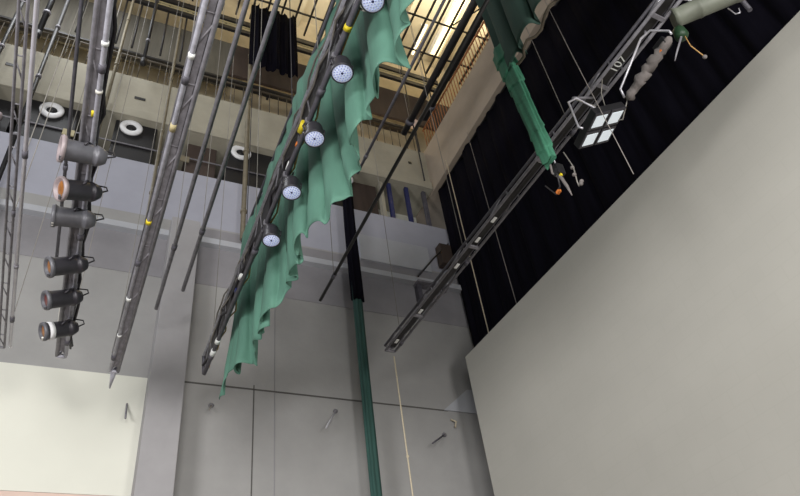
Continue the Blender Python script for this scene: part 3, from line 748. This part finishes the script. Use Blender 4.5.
for lab, x, y in zip(labs, (-1.15, -.72, .06, .62, -1.75, -2.2, 7.9, 8.45), (12.3, 12.3, 12.3, 12.3, 12.3, 12.3, 11.85, 11.3)):
    z0 = 19.75 if x < 5 else 16.5 if x < 8.2 else 18.1
    o = MB().tube([(x, y, z0), (x, y, 23.0)], .03 if x < 5 else .022, 8).build('hanger_rod', M['black_steel'])
    tag(o, lab, 'rod')

# ------------------------------------------------------------------ small things on the walls
t = thing('corner_bracket', 'dark bracket frame with small box where side wall meets black drape', 'bracket', (7.6, 11.7, 12.2))
MB().tube([(7.03, 11.72, 12.5), (7.6, 11.72, 13.25), (8.15, 11.72, 13.9)], .022, 8).build('arm', M['black_steel'], t)
MB().box((7.02, 11.8, 11.75), (7.13, 11.98, 12.36), .01).build('foot', M['steel_dark'], t)
MB().box((7.85, 11.7, 13.15), (8.2, 11.95, 13.85), .02).build('box', M['brown'], t)
MB().box((7.0, 11.7, 12.34), (7.9, 11.98, 12.4), .005).build('shelf', M['steel_dim'], t)
m_ = MB()
va = [m_.bm.verts.new(v) for v in ((7.25, 11.96, 8.9), (7.95, 11.96, 9.5), (8.2, 11.96, 9.5), (8.2, 11.96, 8.9))]
vb = [m_.bm.verts.new(v) for v in ((7.25, 11.99, 8.9), (7.95, 11.99, 9.5), (8.2, 11.99, 9.5), (8.2, 11.99, 8.9))]
m_.bm.faces.new(va); m_.bm.faces.new(vb[::-1])
for k in range(4): m_.bm.faces.new((va[k], vb[k], vb[(k + 1) % 4], va[(k + 1) % 4]))
o = m_.build('wall_board', M['ledge']); tag(o, 'pale slanting panel on the wall beside the screen edge', 'panel')
def wall_hook(label, p, q, m):
    t = thing('wall_bracket', label, 'bracket', p)
    p = Vector(p); q = Vector(q)
    MB().tube([p, q], .018, 8).build('rod', M[m], t)
    MB().lathe(Vector((q.x, 11.99, q.z)), (0, -1, 0), [(0, .05), (.02, .05), (.03, .02)], 12).build('wall_plate', M['steel_dim'], t)
wall_hook('grey bracket rod on the cream panel near the pillar', (.66, 11.75, 7.9), (.66, 11.96, 8.3), 'steel_dim')
wall_hook('small pale bracket rod on the wall under the green curtain end', (2.1, 11.8, 8.25), (2.16, 11.98, 8.45), 'wire_grey')
wall_hook('longer pale bracket rod on the wall left of the teal curtain', (4.35, 11.7, 8.05), (4.68, 11.98, 8.6), 'alu')
wall_hook('grey bracket rod low on the wall left of the screen edge', (6.7, 11.75, 7.95), (7.15, 11.98, 8.3), 'steel_dark')
o = MB().tube([(7.38, 11.97, 8.68), (7.46, 11.9, 8.6), (7.44, 11.95, 8.48)], .02, 8).build('wall_hook', M['rope'])
tag(o, 'small pale hook on the wall beside the screen edge', 'hook')

# ------------------------------------------------------------------ lights
def area(name, loc, target, size, power, col, sy=None):
    l = bpy.data.lights.new(name, 'AREA'); l.energy = power; l.color = col; l.size = size
    if sy: l.shape = 'RECTANGLE'; l.size_y = sy
    o = bpy.data.objects.new(name, l); COL.objects.link(o); o.location = loc
    o.rotation_euler = (Vector(target) - Vector(loc)).to_track_quat('-Z', 'Y').to_euler()
    return o
area('work_light_left', (-7.5, 1.0, 5.0), (1.5, 12.0, 6.0), 3.0, 900, (1.0, .98, .97))
area('work_light_hall', (-2.5, -7.0, 6.0), (4.5, 8.0, 8.0), 5.0, 1500, (1.0, .98, .95))
area('fill_light_right', (4.8, -5.5, 4.5), (5.2, 12.0, 9.0), 2.5, 620, (1.0, .97, .93))  # added fill to brighten the right of the side wall, not a stage fixture
area('work_light_high', (-3.0, 9.8, 21.5), (.5, 12.0, 12.0), 2.0, 300, (.95, .97, 1.0))
area('grid_light', (4.5, 9.5, 24.6), (4.5, 9.5, 27.0), 4.0, 260, (1.0, .90, .72))
area('grid_light_back', (9.6, 9.5, 24.6), (10.0, 9.5, 27.0), 2.5, 190, (1.0, .90, .72))
area('gallery_light', (6.0, 12.9, 19.4), (6.5, 13.6, 18.6), .8, 40, (1.0, .80, .52))
area('gallery_light_left', (-2.0, 12.9, 19.5), (-2.0, 13.6, 18.6), 1.2, 40, (1.0, .92, .72), .3)

wd = bpy.data.worlds.new('World'); scn.world = wd; wd.use_nodes = True
bg = wd.node_tree.nodes['Background']; bg.inputs[0].default_value = (.80, .86, .92, 1); bg.inputs[1].default_value = .22

# ------------------------------------------------------------------ camera
cd = bpy.data.cameras.new('camera'); cam = bpy.data.objects.new('camera', cd); COL.objects.link(cam)
R = Matrix(((.9100, -.1850, -.3710), (-.3980, -.6420, -.6550), (-.1170, .7440, -.6580)))
# columns are the camera's axes; re-orthonormalise
z = R.col[2].normalized(); y = (R.col[1] - z * R.col[1].dot(z)).normalized(); x = y.cross(z)
MW = Matrix((x, y, z)).transposed().to_4x4(); MW.translation = Vector((0, 0, 1.6))
cam.matrix_world = MW
cd.sensor_fit = 'HORIZONTAL'; cd.sensor_width = 36; cd.lens = 690 / 800 * 36
cd.clip_end = 200
scn.camera = cam
scn.view_settings.view_transform = 'Standard'; scn.view_settings.look = 'None'
scn.view_settings.gamma = 1.0; scn.view_settings.exposure = 0.0
scn.view_settings.use_curve_mapping = False
for o in bpy.data.objects:
    for k in ('_w', '_pt'):
        if k in o: del o[k]
